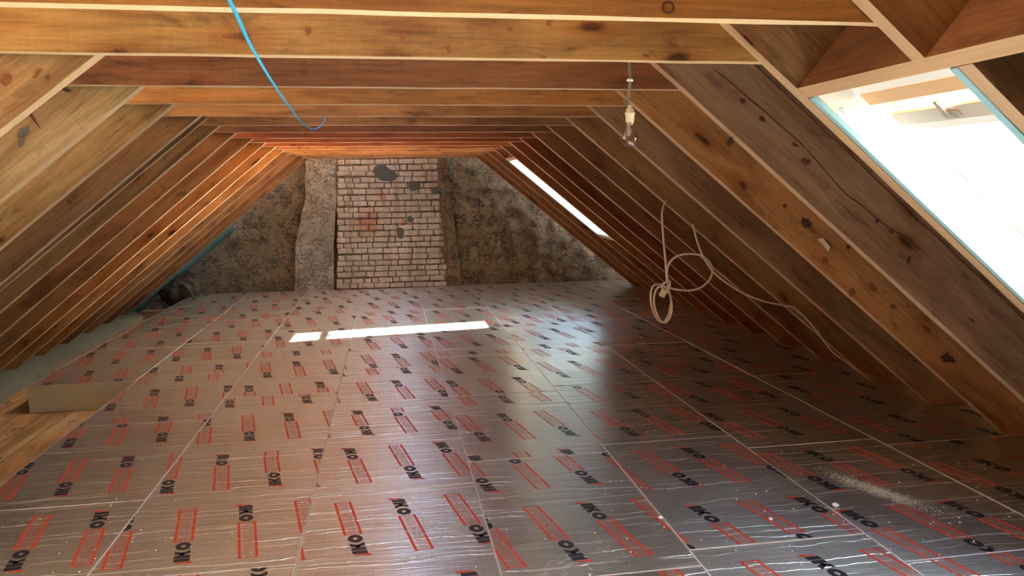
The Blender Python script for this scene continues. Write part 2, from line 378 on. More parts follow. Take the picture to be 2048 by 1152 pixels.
# ------------------------------------------------------------------ roof frame
OUT_R = Vector((K, 0, 1)).normalized(); OUT_L = Vector((-K, 0, 1)).normalized()
RIDGE_X = (XR + XL) / 2; RIDGE_Z = ZT + (XR - RIDGE_X) * K
def rx(z): return XR + (ZT - z) / K          # right underside plane
def lx(z): return XL - (ZT - z) / K
ordn = ['nearest', 'second', 'third', 'fourth', 'fifth', 'sixth', 'seventh', 'eighth', 'ninth', 'tenth', 'eleventh', 'twelfth', 'thirteenth', 'fourteenth', 'fifteenth']
OCH = (0.42, 0.225, 0.06); RED = (0.29, 0.12, 0.045); BRN = (0.36, 0.18, 0.07); ORG = (0.50, 0.23, 0.07); GRY = (0.36, 0.24, 0.13)
tie_cols = [OCH, (0.41, 0.235, 0.075), (0.24, 0.10, 0.04), (0.39, 0.18, 0.05), BRN, (0.30, 0.15, 0.06), (0.18, 0.075, 0.035), (0.25, 0.08, 0.03), (0.3, 0.09, 0.03), (0.45, 0.15, 0.04), ORG, ORG, ORG, BRN, BRN]
tie_desc = ['ochre collar tie with saw arcs crossing the very top of the view', 'broad golden-brown collar tie just in front of the hanging bulb', 'reddish brown collar tie directly behind the bulb cord',
            'orange-brown collar tie at the height of the bulb holder', 'brown collar tie where the blue cable ends', 'dim brown collar tie just beyond the end of the blue cable']
x177 = {0: -0.90, 1: -0.80, 2: -0.885, 3: -0.93, 4: -0.955, 5: -0.975, 6: -0.99, 7: -0.985}
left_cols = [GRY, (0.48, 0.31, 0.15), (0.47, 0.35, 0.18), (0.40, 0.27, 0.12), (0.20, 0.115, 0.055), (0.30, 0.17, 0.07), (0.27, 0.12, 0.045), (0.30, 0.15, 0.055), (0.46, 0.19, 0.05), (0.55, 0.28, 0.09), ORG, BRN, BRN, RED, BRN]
right_cols = [(0.36, 0.20, 0.08), (0.38, 0.23, 0.11), (0.37, 0.24, 0.145), (0.52, 0.26, 0.095), (0.36, 0.215, 0.11), (0.38, 0.20, 0.08), (0.26, 0.12, 0.05), (0.28, 0.12, 0.045), (0.24, 0.075, 0.03), (0.28, 0.085, 0.03), (0.34, 0.13, 0.04), RED, RED, RED, RED]
frames = [(-2, t) for t in (-1.85, -1.25, -0.65, -0.05, 0.55, 1.12)]
for i, T in enumerate(TIE_Y):
    zt = 1.4 + (ZT - 1.4) * (T + 0.03) / T
    tx = 0.048
    o = beam('collar_tie', (-1.26 if i else -1.2, T + 0.03, zt), (XR + (0.07 if i in (0, 10) else 0.24), T + 0.03, zt), (0, 0, 1), 0.175, tx * 0.95, tie_cols[i], cut0=1 / K, cut1=-1 / K, seed=i, mats=[M_wood, M_edge_tie])
    tag(o, tie_desc[i] if i < 6 else f'{ordn[i]} collar tie counted back from the camera, {["thin dark", "red-brown", "red-brown", "sunlit orange"][min(i - 6, 3)]} horizontal board between rafters', 'beam', 'collar ties across the attic')
    # right rafter
    zb = 0.004; z1 = RIDGE_Z
    top = (RIDGE_X + 0.01, T - 0.02, RIDGE_Z - 0.01 * K)
    if i == 0:
        # trimmed by the window header
        e = (1.27, T - 0.02, ZT - (1.27 - XR) * K)
        o = beam('rafter', top, e, OUT_R, DEPTH, 0.045, right_cols[i], cut0=-K, cut1=0, seed=50 + i)
        tag(o, 'short cut-off rafter ending on the header above the near roof window', 'rafter', 'right rafters')
    else:
        e = (rx(zb), T - 0.02, zb)
        o = beam('rafter', top, e, OUT_R, DEPTH, 0.048, right_cols[i], cut0=-K, cut1=1 / K, seed=50 + i)
        d = {1: 'tan right rafter along the left side of the near roof window', 2: 'grey-brown right rafter with one long crack, next to the near roof window', 3: 'knotty orange-brown right rafter with a torn paper scrap',
             4: 'dull brown right rafter between the knotty orange one and the cable one', 5: 'brown right rafter with the white cable looped over it', 6: 'dark brown right rafter just behind the white cable coil'}.get(i, f'{ordn[i]} rafter from the camera on the right slope, dark red-brown')
        if i == 10: d = 'red-brown right rafter on the near side of the far roof window'
        if i == 11: d = 'red-brown right rafter on the far side of the far roof window'
        tag(o, d, 'rafter', 'right rafters')
    # left rafter: from its foot on the board strip to the ridge
    xk = x177.get(i, XL); foot = Vector((-3.29, T + 0.083, -0.15)); at = Vector((xk, T + 0.083, 1.77)); dr = (at - foot).normalized()
    tt = (RIDGE_X - 0.01 - foot.x) / dr.x; tp = foot + dr * tt
    nrm = Vector((-dr.z, 0, dr.x))
    sl_ = dr.z / dr.x
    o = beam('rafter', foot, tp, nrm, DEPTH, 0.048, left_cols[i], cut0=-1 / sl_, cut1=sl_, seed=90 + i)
    d = {1: 'nearest visible left rafter, tan with dark red knots, meeting the golden tie', 2: 'pale grey-tan left rafter with a bluish knot, second on the left slope', 3: 'tan left rafter, third on the left slope',
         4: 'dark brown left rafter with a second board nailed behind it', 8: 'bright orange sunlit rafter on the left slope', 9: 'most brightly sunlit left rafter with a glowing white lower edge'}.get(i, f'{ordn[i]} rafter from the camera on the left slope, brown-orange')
    if i == 0: d = 'left rafter nearest the camera, almost wholly outside the view'
    tag(o, d, 'rafter', 'left rafters')
# right rafters lower end: horizontal cut is done by shifting outer corner
# sister board beside the fourth left rafter
foot = Vector((-3.305, 4.33, -0.15)); at = Vector((-0.955, 4.33, 1.77)); dr = (at - foot).normalized(); tp = foot + dr * ((RIDGE_X - 0.05 - foot.x) / dr.x)
o = beam('sister_rafter', foot, tp, (-dr.z, 0, dr.x), DEPTH - 0.01, 0.03, (0.30, 0.19, 0.09), cut0=-dr.x / dr.z, cut1=dr.z / dr.x, seed=300)
tag(o, 'extra thin board beside the dark brown fourth left rafter', 'rafter')
# frames behind the camera (they shade the room the same way)
for i, (_, T) in enumerate(frames):
    if T < 1:
        o = beam('collar_tie', (-1.22, T + 0.03, ZT), (XR + 0.24, T + 0.03, ZT), (0, 0, 1), 0.175, 0.045, OCH, cut0=1 / K, cut1=-1 / K, seed=400 + i)
        tag(o, f'collar tie overhead behind the viewer, {ordn[i]} from the rear wall', 'beam', 'collar ties across the attic')
    top = (RIDGE_X + 0.01, T - 0.02, RIDGE_Z - 0.01 * K)
    if T < 1:
        o = beam('rafter', top, (rx(0.004), T - 0.02, 0.004), OUT_R, DEPTH, 0.048, BRN, cut0=-K, cut1=1 / K, seed=430 + i)
        tag(o, f'right rafter behind the viewer, {ordn[i]} from the rear wall', 'rafter', 'right rafters')
    foot = Vector((-3.29, T + 0.083, -0.15)); at = Vector((-0.95, T + 0.083, 1.77)); dr = (at - foot).normalized(); tp = foot + dr * ((RIDGE_X - 0.01 - foot.x) / dr.x)
    o = beam('rafter', foot, tp, (-dr.z, 0, dr.x), DEPTH, 0.048, BRN, cut0=-dr.x / dr.z, cut1=dr.z / dr.x, seed=460 + i)
    tag(o, f'left rafter beside or behind the viewer, {ordn[i]} from the rear wall', 'rafter', 'left rafters')

# ------------------------------------------------------------------ roof skin with window openings
def slope_pt(s, y, d):   # s along the right slope from X=1.27 downward, d outward
    u = Vector((1, 0, -K)).normalized(); p = Vector((1.27, y, ZT - (1.27 - XR) * K)); return p + u * s + OUT_R * d
NEAR = (1.60, 2.22, 0.045, 1.72); FAR = (7.645, 8.125, 0.045, 1.33)
S0 = -(1.27 - RIDGE_X) * NS; S1 = (rx(0) - 1.27) * NS + 0.32
def deck(name, rects, dn=DEPTH + 0.004, th=0.022):
    bm = bmesh.new()
    for (y0, y1, s0, s1) in rects:
        r = bmesh.ops.create_cube(bm, size=1)
        for v in r['verts']:
            v.co = slope_pt(s0 + (v.co.x + .5) * (s1 - s0), y0 + (v.co.y + .5) * (y1 - y0), dn + (v.co.z + .5) * th)
    me = bpy.data.meshes.new(name); bm.to_mesh(me); bm.free(); return me
rects = []
ys = [REAR_Y, NEAR[0], NEAR[1], FAR[0], FAR[1], WALL_Y]
rects += [(ys[0], ys[1], S0, S1), (ys[2], ys[3], S0, S1), (ys[4], ys[5], S0, S1)]
rects += [(NEAR[0], NEAR[1], S0, NEAR[2]), (NEAR[0], NEAR[1], NEAR[3], S1), (FAR[0], FAR[1], S0, FAR[2]), (FAR[0], FAR[1], FAR[3], S1)]
struct(link('ceiling_right', deck('ceiling_right', rects), M_deck))
bm = bmesh.new(); r = bmesh.ops.create_cube(bm, size=1)
ul = Vector((-1, 0, -K)).normalized(); pl = Vector((RIDGE_X, 0, RIDGE_Z))
for v in r['verts']:
    s = (v.co.x + .5) * 5.2; y = REAR_Y + (v.co.y + .5) * (WALL_Y - REAR_Y); d = DEPTH + 0.03 + (v.co.z + .5) * 0.022
    v.co = pl + ul * (s - 0.15) + OUT_L * d + Vector((0, y, 0))
me = bpy.data.meshes.new('ceiling_left'); bm.to_mesh(me); bm.free(); struct(link('ceiling_left', me, M_deck))

# header above near window, trimmer rafter, header above far window
p = slope_pt(0.0, 0, 0)
def header(y0, y1, s, label, th=0.045, depth=0.25, col=(0.38, 0.205, 0.085), seed=0):
    # board across the rafters: length along Y, thickness along the slope
    n = 14; vs, fs, mi = [], [], []
    u = Vector((1, 0, -K)).normalized()
    o0 = slope_pt(s, y0, 0.0)
    for i in range(n + 1):
        x = (y1 - y0) * i / n
        for k, (a, d) in enumerate([(0, 0), (th, 0), (th, depth), (0, depth)]):
            vs.append((x, a + noise.noise((x * 5, k * 3, seed)) * 0.002, d + noise.noise((x * 5, k * 3, seed + 9)) * 0.002))
    for i in range(n):
        for k in range(4):
            l = (k + 1) % 4; fs.append((i * 4 + k, (i + 1) * 4 + k, (i + 1) * 4 + l, i * 4 + l)); mi.append(1 if k == 0 else 0)
    fs += [(0, 1, 2, 3), (n * 4 + 3, n * 4 + 2, n * 4 + 1, n * 4)]; mi += [0, 0]
    me = mesh_pydata('window_header', vs, fs, mi); bm = bmesh.new(); bm.from_mesh(me); bmesh.ops.recalc_face_normals(bm, faces=bm.faces); bm.to_mesh(me); bm.free()
    R = Matrix((Vector((0, 1, 0)), u, OUT_R)).transposed().to_4x4(); R.translation = o0
    o = link('window_header', me, [M_wood, M_edge], None, R); o.color = (*col, 1)
    return tag(o, label, 'beam')
header(0.62, 2.228, 0.0, 'broad orange-brown header board above the near roof window')
header(7.632, 8.128, 0.0, 'short pinkish header board above the far roof window', seed=3, col=(0.45, 0.2, 0.09))
header(7.632, 8.128, 1.33, 'short sill trimmer board below the far roof window', seed=5)
e0 = slope_pt(0.047, 1.55, 0)
o = beam('rafter', e0, (rx(0.004), 1.55, 0.004), OUT_R, DEPTH, 0.045, (0.33, 0.24, 0.15), cut0=0, cut1=1 / K, seed=700)
tag(o, 'tan trimmer rafter along the right side of the near roof window', 'rafter')

# ------------------------------------------------------------------ roof windows
def slope_box(name, y0, y1, s0, s1, d0, d1, m, parent=None, bev=0.0015):
    bm = bmesh.new(); r = bmesh.ops.create_cube(bm, size=1)
    for v in r['verts']: v.co = ((v.co.x + .5) * (s1 - s0), (v.co.y + .5) * (y1 - y0), (v.co.z + .5) * (d1 - d0))
    if bev: bmesh.ops.bevel(bm, geom=bm.edges[:], offset=bev, segments=1, affect='EDGES')
    me = bpy.data.meshes.new(name); bm.to_mesh(me); bm.free()
    R = Matrix((Vector((1, 0, -K)).normalized(), Vector((0, 1, 0)), OUT_R)).transposed().to_4x4(); R.translation = slope_pt(s0, y0, d0)
    o = link(name, me, m, None, R)
    if parent is not None:
        o.parent = parent; o.matrix_parent_inverse = parent.matrix_world.inverted() if False else Matrix.Identity(4)
        o.matrix_basis = Matrix.Translation(-parent.location) @ R
    return o
def roof_window(n, y0, y1, s0, s1, yoff0, label, near):
    W = empty(f'window_{n}', slope_pt(s0, y0, 0.1)); struct(W); W['label'] = label
    b = lambda nm, *a, **k: slope_box(nm, *a, parent=W, **k)
    # lining boards on the sides of the opening
    lt = 0.024 if near else 0.008
    for ya, yb in ((y1 - lt, y1), (y0, y0 + lt)):
        b('foam_edge', ya, yb, s0, s1, 0.0, 0.014, M_blue)
        b('reveal_lining', ya, yb, s0, s1, 0.0145, 0.285, M_white)
    b('reveal_lining', y0 + 0.023, y1 - 0.023, s0 + 0.003, s0 + 0.022, 0.03, 0.285, M_pineplain)
    b('reveal_lining', y0 + 0.023, y1 - 0.023, s1 - 0.025, s1, 0.0, 0.285, M_white)
    D = 0.10 if near else 0.15
    top_s = s0 + (0.11 if near else 0.03)
    if near: b('reveal_lining', y0 + 0.023, y1 - 0.023, s0 + 0.023, top_s - 0.002, D, D + 0.012, M_white)
    a0, a1, q0, q1 = y0 + 0.024, y1 - 0.024, top_s, s1 - 0.03
    if near: a1 -= 0.012
    if near:
        b('window_frame', a0, a1, q0, q0 + 0.05, D, D + 0.09, M_pineplain)
        b('window_frame', a0, a1, q1 - 0.05, q1, D, D + 0.09, M_white)
        sw = 0.10 if near else 0.03
        b('window_frame', a0, a0 + sw, q0 + 0.051, q1 - 0.051, D, D + 0.09, M_white)
        b('window_frame', a1 - 0.03, a1, q0 + 0.051, q1 - 0.051, D + 0.02, D + 0.09, M_white)
        c0, c1, r0, r1 = a0 + sw + 0.002, a1 - 0.032, q0 + 0.053, q1 - 0.053
        b('sash', c0, c1, r0, r0 + 0.05, D + 0.035, D + 0.085, M_pineplain)
        b('sash', c0, c1, r1 - 0.05, r1, D + 0.02, D + 0.085, M_pineplain)
        b('sash', c0, c0 + 0.025, r0 + 0.051, r1 - 0.051, D + 0.02, D + 0.085, M_pineplain)
        b('sash', c1 - 0.02, c1, r0 + 0.051, r1 - 0.051, D + 0.03, D + 0.085, M_white)
        b('pane', c0 + 0.026, c1 - 0.021, r0 + 0.052, r1 - 0.052, D + 0.055, D + 0.061, M_glass, bev=0)
    else:
        b('window_frame', a0, a1, q0 - 0.006, q0 + 0.004, D, D + 0.09, M_pineplain)
        b('window_frame', a0, a1, q1 - 0.03, q1, D, D + 0.09, M_pineplain)
        b('window_frame', a0, a0 + 0.015, q0 + 0.006, q1 - 0.032, D, D + 0.09, M_white)
        b('window_frame', a1 - 0.015, a1, q0 + 0.006, q1 - 0.032, D, D + 0.09, M_white)
        c0, c1, r0, r1 = a0 + 0.016, a1 - 0.016, q0 + 0.006, q1 - 0.033
        b('sash', c0, c1, r0 + 0.17, r0 + 0.22, D + 0.03, D + 0.06, M_pineplain)
        b('pane', c0, c1, r0, r0 + 0.169, D + 0.04, D + 0.046, M_glass, bev=0)
        b('pane', c0, c1, r0 + 0.221, r1, D + 0.04, D + 0.046, M_glass, bev=0)
    if near:
        b('vent_flap', a0 + 0.01, c1 - 0.005, r0 + 0.051, r0 + 0.105, D + 0.004, D + 0.018, M_flap)
        b('vent_flap', a0 + 0.01, c1 - 0.02, r0 + 0.107, r0 + 0.135, D + 0.008, D + 0.02, M_white)
        b('handle_lever', 1.905, 1.92, r0 + 0.012, r0 + 0.078, D - 0.014, D - 0.004, M_metal)
        b('handle_plate', 1.885, 1.945, r0 + 0.066, r0 + 0.092, D - 0.003, D + 0.003, M_metal)
    return W
roof_window(1, NEAR[0] + 0.001, NEAR[1] + 0.006, NEAR[2] + 0.004, NEAR[3], 0, 'near roof window at the upper right with blue foam lined sides', True)
roof_window(2, FAR[0] - 0.012, FAR[1] + 0.002, FAR[2] + 0.004, FAR[3] - 0.003, 0, 'far roof window in the right slope', False)
for n_, (y0, y1, s0, s1) in enumerate((NEAR, FAR)):
    al = bpy.data.lights.new('window_portal', 'AREA'); al.shape = 'RECTANGLE'; al.size = s1 - s0; al.size_y = y1 - y0
    al.cycles.is_portal = True
    ao = bpy.data.objects.new('window_portal', al); COL.objects.link(ao)
    R = Matrix((Vector((1, 0, -K)).normalized(), Vector((0, 1, 0)), OUT_R)).transposed().to_4x4(); R.translation = slope_pt((s0 + s1) / 2, (y0 + y1) / 2, 0.26)
    ao.matrix_world = R

# ------------------------------------------------------------------ floor structure and walls
def struct_box(name, a, b, m): return struct(link(name, boxes_mesh(name, [(a, b)]), m))
struct_box('floor', (-4.7, REAR_Y, -0.26), (4.4, WALL_Y + 0.3, -0.203), M_sub)
# strip of board under the left rafter feet
def at_z(px, py, z):
    d = FW * F_PX + R2 * (px - 1024) + U2 * (576 - py); return Vector((0, 0, CAM_H)) + d * ((z - CAM_H) / d.z)
edge = [at_z(*q, -0.152) for q in ((-60, 832), (0, 796), (50, 764), (100, 734), (150, 706), (200, 679), (245, 655), (285, 632))]
vs = [(edge[0].x + 0.08, -2.2, 0)] + [(p.x, p.y, 0) for p in edge] + [(-3.4, 10.55, 0), (-4.2, 10.55, 0), (-4.2, -2.2, 0)]
n = len(vs)
me = mesh_pydata('board_strip', [(x, y, -0.199) for x, y, _ in vs] + [(x, y, -0.152) for x, y, _ in vs], [tuple(range(n))[::-1], tuple(range(n, 2 * n))] + [(i, (i + 1) % n, n + (i + 1) % n, n + i) for i in range(n)])
tag(link('board_strip', me, M_ledge), 'pale grey-green board strip under the feet of the left rafters', 'board')

def wall_grid(name, x0, x1, z0, z1, y, m, amp, step=0.045, seed=0, shape=None):
    nx = max(2, int((x1 - x0) / step)); nz = max(2, int((z1 - z0) / step)); vs, fs = [], []
    for j in range(nz + 1):
        for i in range(nx + 1):
            x = x0 + (x1 - x0) * i / nx; z = z0 + (z1 - z0) * j / nz
            h = noise.fractal((x * 5 + seed, z * 6, seed), 0.8, 2.0, 5) * amp
            vs.append((x, y - h, z))
    for j in range(nz):
        for i in range(nx):
            a = j * (nx + 1) + i; fs.append((a, a + 1, a + nx + 2, a + nx + 1))
    me = mesh_pydata(name, vs, fs); return link(name, me, m, smooth=True)
struct(wall_grid('wall_back', -4.6, 4.4, -0.32, 3.0, WALL_Y + 0.07, M_plaster, 0.016, seed=2))
struct_box('wall_rear', (-4.6, REAR_Y - 0.1, -0.2), (4.4, REAR_Y, 3.0), M_plaster)
struct_box('wall_left', (-4.75, REAR_Y, -0.2), (-4.62, WALL_Y, 0.4), M_deck)
struct_box('wall_right', (4.3, REAR_Y, -0.2), (4.4, WALL_Y, 0.4), M_deck)

# rendered pilaster left of the brick breast
def prism_strip(name, prof, yb, m, label, cat):   # prof: list of (z, xl, xr, protrusion)
    vs, fs = [], []
    n = 10; rows = len(prof)
    def at(z, j):
        zz = [p_[0] for p_ in prof]
        for a in range(len(prof) - 1):
            if prof[a][0] <= z <= prof[a + 1][0]:
                t = (z - prof[a][0]) / (prof[a + 1][0] - prof[a][0]); return prof[a][j] * (1 - t) + prof[a + 1][j] * t
        return prof[-1][j]
    R_ = 44
    for r_ in range(R_ + 1):
        z = prof[0][0] + (prof[-1][0] - prof[0][0]) * r_ / R_
        xl, xr_, pr = at(z, 1), at(z, 2), at(z, 3)
        for c in range(n + 3):
            if c == 0: x, y = xl + noise.noise((z * 6, 1, 3)) * 0.015, yb
            elif c == n + 2: x, y = xr_ + noise.noise((z * 6, 5, 3)) * 0.012, yb
            else:
                t = (c - 1) / n; x = xl + (xr_ - xl) * t
                x += noise.noise((z * 6, 1 + 4 * t, 3)) * 0.012
                y = yb - pr * (0.85 + 0.15 * math.sin(math.pi * t)) - noise.fractal((x * 4, z * 4, 1), 0.9, 2, 4) * 0.02
            vs.append((x, y, z))
    m_ = n + 3
    for r_ in range(R_):
        for c in range(m_ - 1): fs.append((r_ * m_ + c, r_ * m_ + c + 1, (r_ + 1) * m_ + c + 1, (r_ + 1) * m_ + c))
    o = link(name, mesh_pydata(name, vs, fs), m, smooth=False); return tag(o, label, cat)
prism_strip('rendered_pier', [(0.0, -1.30, -0.775, 0.10), (0.7, -1.25, -0.75, 0.10), (1.24, -1.10, -0.69, 0.09), (2.3, -1.04, -0.66, 0.09)], WALL_Y + 0.03, M_plaster2,
            'smooth grey rendered pier on the back wall, left of the white bricks', 'pier')
prism_strip('rendered_pier', [(0.0, 0.80, 1.00, 0.07), (0.7, 0.78, 0.93, 0.07), (1.3, 0.73, 0.86, 0.06), (2.3, 0.70, 0.82, 0.05)], WALL_Y + 0.03, M_plaster,
            'narrow brown rendered band to the right of the white bricks', 'pier')

# whitewashed brick chimney breast
CB = empty('chimney_breast', (0, WALL_Y, 0)); tag(CB, 'whitewashed brick chimney breast in the middle of the back wall', 'chimney')
link('mortar_bed', boxes_mesh('mortar_bed', [((-0.69, -0.045, 0.001), (0.79, 0.03, 2.1))]), M_mortar, CB)
bm = bmesh.new(); rnd = random.Random(4); z = 0.008; row = 0
while z < 2.0:
    hgt = 0.078 + rnd.uniform(-0.004, 0.006)
    xl = -0.728 + 0.07 * min(1, max(0, (z - 0.1) / 1.4)) + rnd.uniform(-0.012, 0.012); xr_ = 0.785 - 0.09 * min(1, z / 1.5) + rnd.uniform(-0.02, 0.01)
    x = xl - (0.10 if row % 2 else 0)
    tilt = rnd.uniform(-0.004, 0.004)
    while x < xr_ - 0.02:
        L = rnd.choice([0.2, 0.215, 0.1, 0.205, 0.19, 0.21]) + rnd.uniform(-0.01, 0.01)
        a, b_ = max(x, xl), min(x + L - 0.012, xr_)
        if b_ - a > 0.03:
            r = bmesh.ops.create_cube(bm, size=1); d = rnd.uniform(0.050, 0.066)
            vv = r['verts']
            for v in vv:
                v.co = Vector((a + (v.co.x + .5) * (b_ - a), -d + (v.co.y + .5) * 0.04, z + 0.003 + (v.co.z + .5) * (hgt - 0.011) + tilt * (a * 4)))
            es = list({e for v in vv for e in v.link_edges})
            bmesh.ops.bevel(bm, geom=es, offset=0.009, segments=2, profile=0.5, affect='EDGES')
        x += L
    z += hgt + 0.002; row += 1
bmesh.ops.subdivide_edges(bm, edges=[e for e in bm.edges if e.calc_length() > 0.05], cuts=3, use_grid_fill=True)
for v in bm.verts:
    v.co += Vector((noise.noise(v.co * 30), noise.noise(v.co * 25 + Vector((5, 5, 5))), noise.noise(v.co * 30 + Vector((9, 0, 0))))) * 0.0085
me = bpy.data.meshes.new('brickwork'); bm.to_mesh(me); bm.free(); link('brickwork', me, M_brick, CB, smooth=True)
def blob_mesh(name, pts, th):
    C = catmull(pts + [pts[0]], 5)[:-1]; n = len(C); cx = sum(p.x for p in C) / n; cz = sum(p.z for p in C) / n
    vs = [(p.x + noise.noise(p * 60) * 0.006, 0, p.z + noise.noise(p * 50) * 0.006) for p in C] + [((p.x - cx) * 0.9 + cx, -th, (p.z - cz) * 0.9 + cz) for p in C] + [(cx, -th * 1.15, cz)]
    fs = [(i, (i + 1) % n, n + (i + 1) % n, n + i) for i in range(n)] + [(n + i, n + (i + 1) % n, 2 * n) for i in range(n)]
    me = mesh_pydata(name, vs, fs); return me
def wallpx(px, py):  # photograph pixel on the face of the breast -> (x, z)
    d = FW * F_PX + R2 * (px - 1024) + U2 * (576 - py); t = (WALL_Y - 0.06) / d.y; p = Vector((0, 0, CAM_H)) + d * t; return Vector((p.x, 0, p.z))
for poly in ([(745, 343), (752, 331), (765, 328), (780, 338), (790, 345), (795, 352), (788, 361), (772, 362), (757, 358)], [(816, 371), (824, 363), (836, 364), (841, 373), (832, 380), (822, 381)],
             [(861, 380), (866, 375), (876, 377), (878, 386), (868, 389)], [(793, 458), (800, 455), (807, 458), (806, 474), (797, 476)], [(814, 436), (820, 432), (827, 437), (823, 444), (816, 443)]):
    o = link('cement_patch', blob_mesh('cement_patch', [wallpx(*q) for q in poly], 0.012), M_cement, CB); o.location = (0, -0.062, 0)
    o['label'] = 'dark grey cement patch'

# rubble and membrane at the left end of the back wall
def rock(name, c, r, seed, sq=(1, 0.6, 1)):
    bm = bmesh.new(); bmesh.ops.create_icosphere(bm, subdivisions=4, radius=1)
    for v in bm.verts:
        h = 1 + noise.fractal(v.co * 1.3 + Vector((seed, 0, 0)), 0.8, 2, 4) * 0.45
        v.co = Vector((v.co.x * r * sq[0] * h, v.co.y * r * sq[1] * h, v.co.z * r * sq[2] * h))
    me = bpy.data.meshes.new(name); bm.to_mesh(me); bm.free(); o = link(name, me, M_stone, smooth=False); o.location = c; return o
tag(rock('rubble_stone', (-2.78, 10.44, 0.16), 0.24, 3, (1, 0.5, 1.1)), 'dark rough stone at the foot of the back wall, beside the left rafters', 'stone')
vs, fs = [], []
for i in range(25):
    t = i / 24; x = -3.55 + 1.55 * t
    for k, dd in enumerate((0.0, 0.05, 0.12)):
        y = 10.07 + k * 0.2 + noise.noise((t * 9, k, 0)) * 0.03
        z = ZT - (XL - x) * K + 0.03 - k * 0.04 + noise.noise((t * 7, k * 3, 2)) * 0.035
        vs.append((x, y, z))
for i in range(24):
    for k in range(2): a = i * 3 + k; fs.append((a, a + 3, a + 4, a + 1))
me = mesh_pydata('roofing_membrane', vs, fs); o = link('roofing_membrane', me, M_membrane, smooth=True)
md = o.modifiers.new('t', 'SOLIDIFY'); md.thickness = 0.006
tag(o, 'crumpled teal roofing membrane hanging by the left end of the back wall', 'membrane')

# ------------------------------------------------------------------ foil-faced insulation boards
TILT = 0.19; EL = 0.515; EW = 0.062
def clip(poly, x0, x1, y0, y1):
    for ax, lim, sgn in ((0, x0, 1), (0, x1, -1), (1, y0, 1), (1, y1, -1)):
        out = []
        for i in range(len(poly)):
            a, b_ = poly[i], poly[(i + 1) % len(poly)]
            da, db = (a[ax] - lim) * sgn, (b_[ax] - lim) * sgn
            if da >= 0: out.append(a)
            if da * db < 0:
                t = da / (da - db); out.append((a[0] + (b_[0] - a[0]) * t, a[1] + (b_[1] - a[1]) * t))
        poly = out
        if len(poly) < 3: return []
    return poly
def element(rnd):
    """polygons in (s, t): s along the reading direction, t up the letters. material 0 black, 1 red, 2 faint red"""
    P = []
    def q(s0, s1, t0, t1, m): P.append(([(s0, t0), (s1, t0), (s1, t1), (s0, t1)], m))
    # red flame mark before the I
    P.append(([(-0.004, -0.012), (0.010, -0.010), (0.012, 0.012), (0.004, 0.022), (-0.006, 0.006)], 1))
    P.append(([(0.000, 0.020), (0.011, 0.018), (0.009, 0.048), (0.002, 0.050)], 1))
    q(0.014, 0.040, 0.0, 0.058, 0)                       # I
    q(0.044, 0.068, 0.0, 0.058, 0)                       # K
    P.append(([(0.066, 0.020), (0.080, 0.058), (0.108, 0.058), (0.086, 0.024)], 0))
    P.append(([(0.066, 0.038), (0.084, 0.038), (0.110, 0.0), (0.082, 0.0)], 0))
    n = 16; cs, ct = 0.146, 0.029                         # O
    for i in range(n):
        a, b_ = 2 * math.pi * i / n, 2 * math.pi * (i + 1) / n
        P.append(([(cs + 0.035 * math.cos(a), ct + 0.030 * math.sin(a)), (cs + 0.035 * math.cos(b_), ct + 0.030 * math.sin(b_)),
                   (cs + 0.012 * math.cos(b_), ct + 0.009 * math.sin(b_)), (cs + 0.012 * math.cos(a), ct + 0.009 * math.sin(a))], 0))
    # outlined panel
    B0, B1 = 0.186, 0.515
    q(B0, B0 + 0.15, -0.006, 0.005, 1); q(B0 + 0.158, B1, -0.006, 0.005, 1)
    q(B0, B0 + 0.19, 0.058, 0.069, 1); q(B0 + 0.198, B1, 0.058, 0.069, 1)
    for k in range(6): q(B1 - 0.008, B1, 0.006 + k * 0.0092, 0.012 + k * 0.0092, 1)
    for k in range(4): q(B0, B0 + 0.005, 0.008 + k * 0.013, 0.018 + k * 0.013, 1)
    s = B0 + 0.014
    while s < B1 - 0.014:
        t = 0.010 + rnd.random() * 0.01
        while t < 0.052:
            l = rnd.uniform(0.006, 0.026); q(s, s + 0.0028, t, min(t + l, 0.055), 2); t += l + rnd.uniform(0.003, 0.007)
        s += rnd.choice([0.0075, 0.0075, 0.010])
    return P
EP = element(random.Random(3))
def prints(name, x0, x1, y0, y1, px, py, par, z):
    """px,py: top-left of a box-first element if par == 0"""
    vs, fs, mi = [], [], []
    PX, PY = 0.245, 0.705
    i0 = math.floor((x0 - px) / PX) - 1; i1 = math.ceil((x1 - px) / PX) + 1
    j0 = math.floor((y0 - py) / PY) - 1; j1 = math.ceil((y1 - py) / PY) + 2
    for i in range(i0, i1):
        for j in range(j0, j1):
            ex, ey = px + i * PX, py + j * PY; boxtop = ((i + j + par) % 2 == 0)
            if ex > x1 or ex + 0.17 < x0 or ey < y0 or ey - 0.54 > y1: continue
            for poly, m in EP:
                if boxtop: w_ = [(ex + (EW - t) + TILT * (EL - s), ey - (EL - s) - 0.05 * (EW - t) * -1) for s, t in poly]
                else: w_ = [(ex + t + TILT * s, ey - s + 0.05 * t) for s, t in poly]
                c = clip(w_, x0 + 0.004, x1 - 0.004, y0 + 0.004, y1 - 0.004)
                if not c: continue
                area = sum(c[k][0] * c[(k + 1) % len(c)][1] - c[(k + 1) % len(c)][0] * c[k][1] for k in range(len(c)))
                if area < 0: c = c[::-1]
                b0 = len(vs); vs += [(a - x0, b_ - y0, z) for a, b_ in c]; fs.append(tuple(range(b0, b0 + len(c)))); mi.append(m)
    return mesh_pydata(name, vs, fs, mi) if fs else None
EDG = [-2.635, -1.89, -1.135, -0.385, 0.36, 1.10, 1.842, 2.585, 3.60]
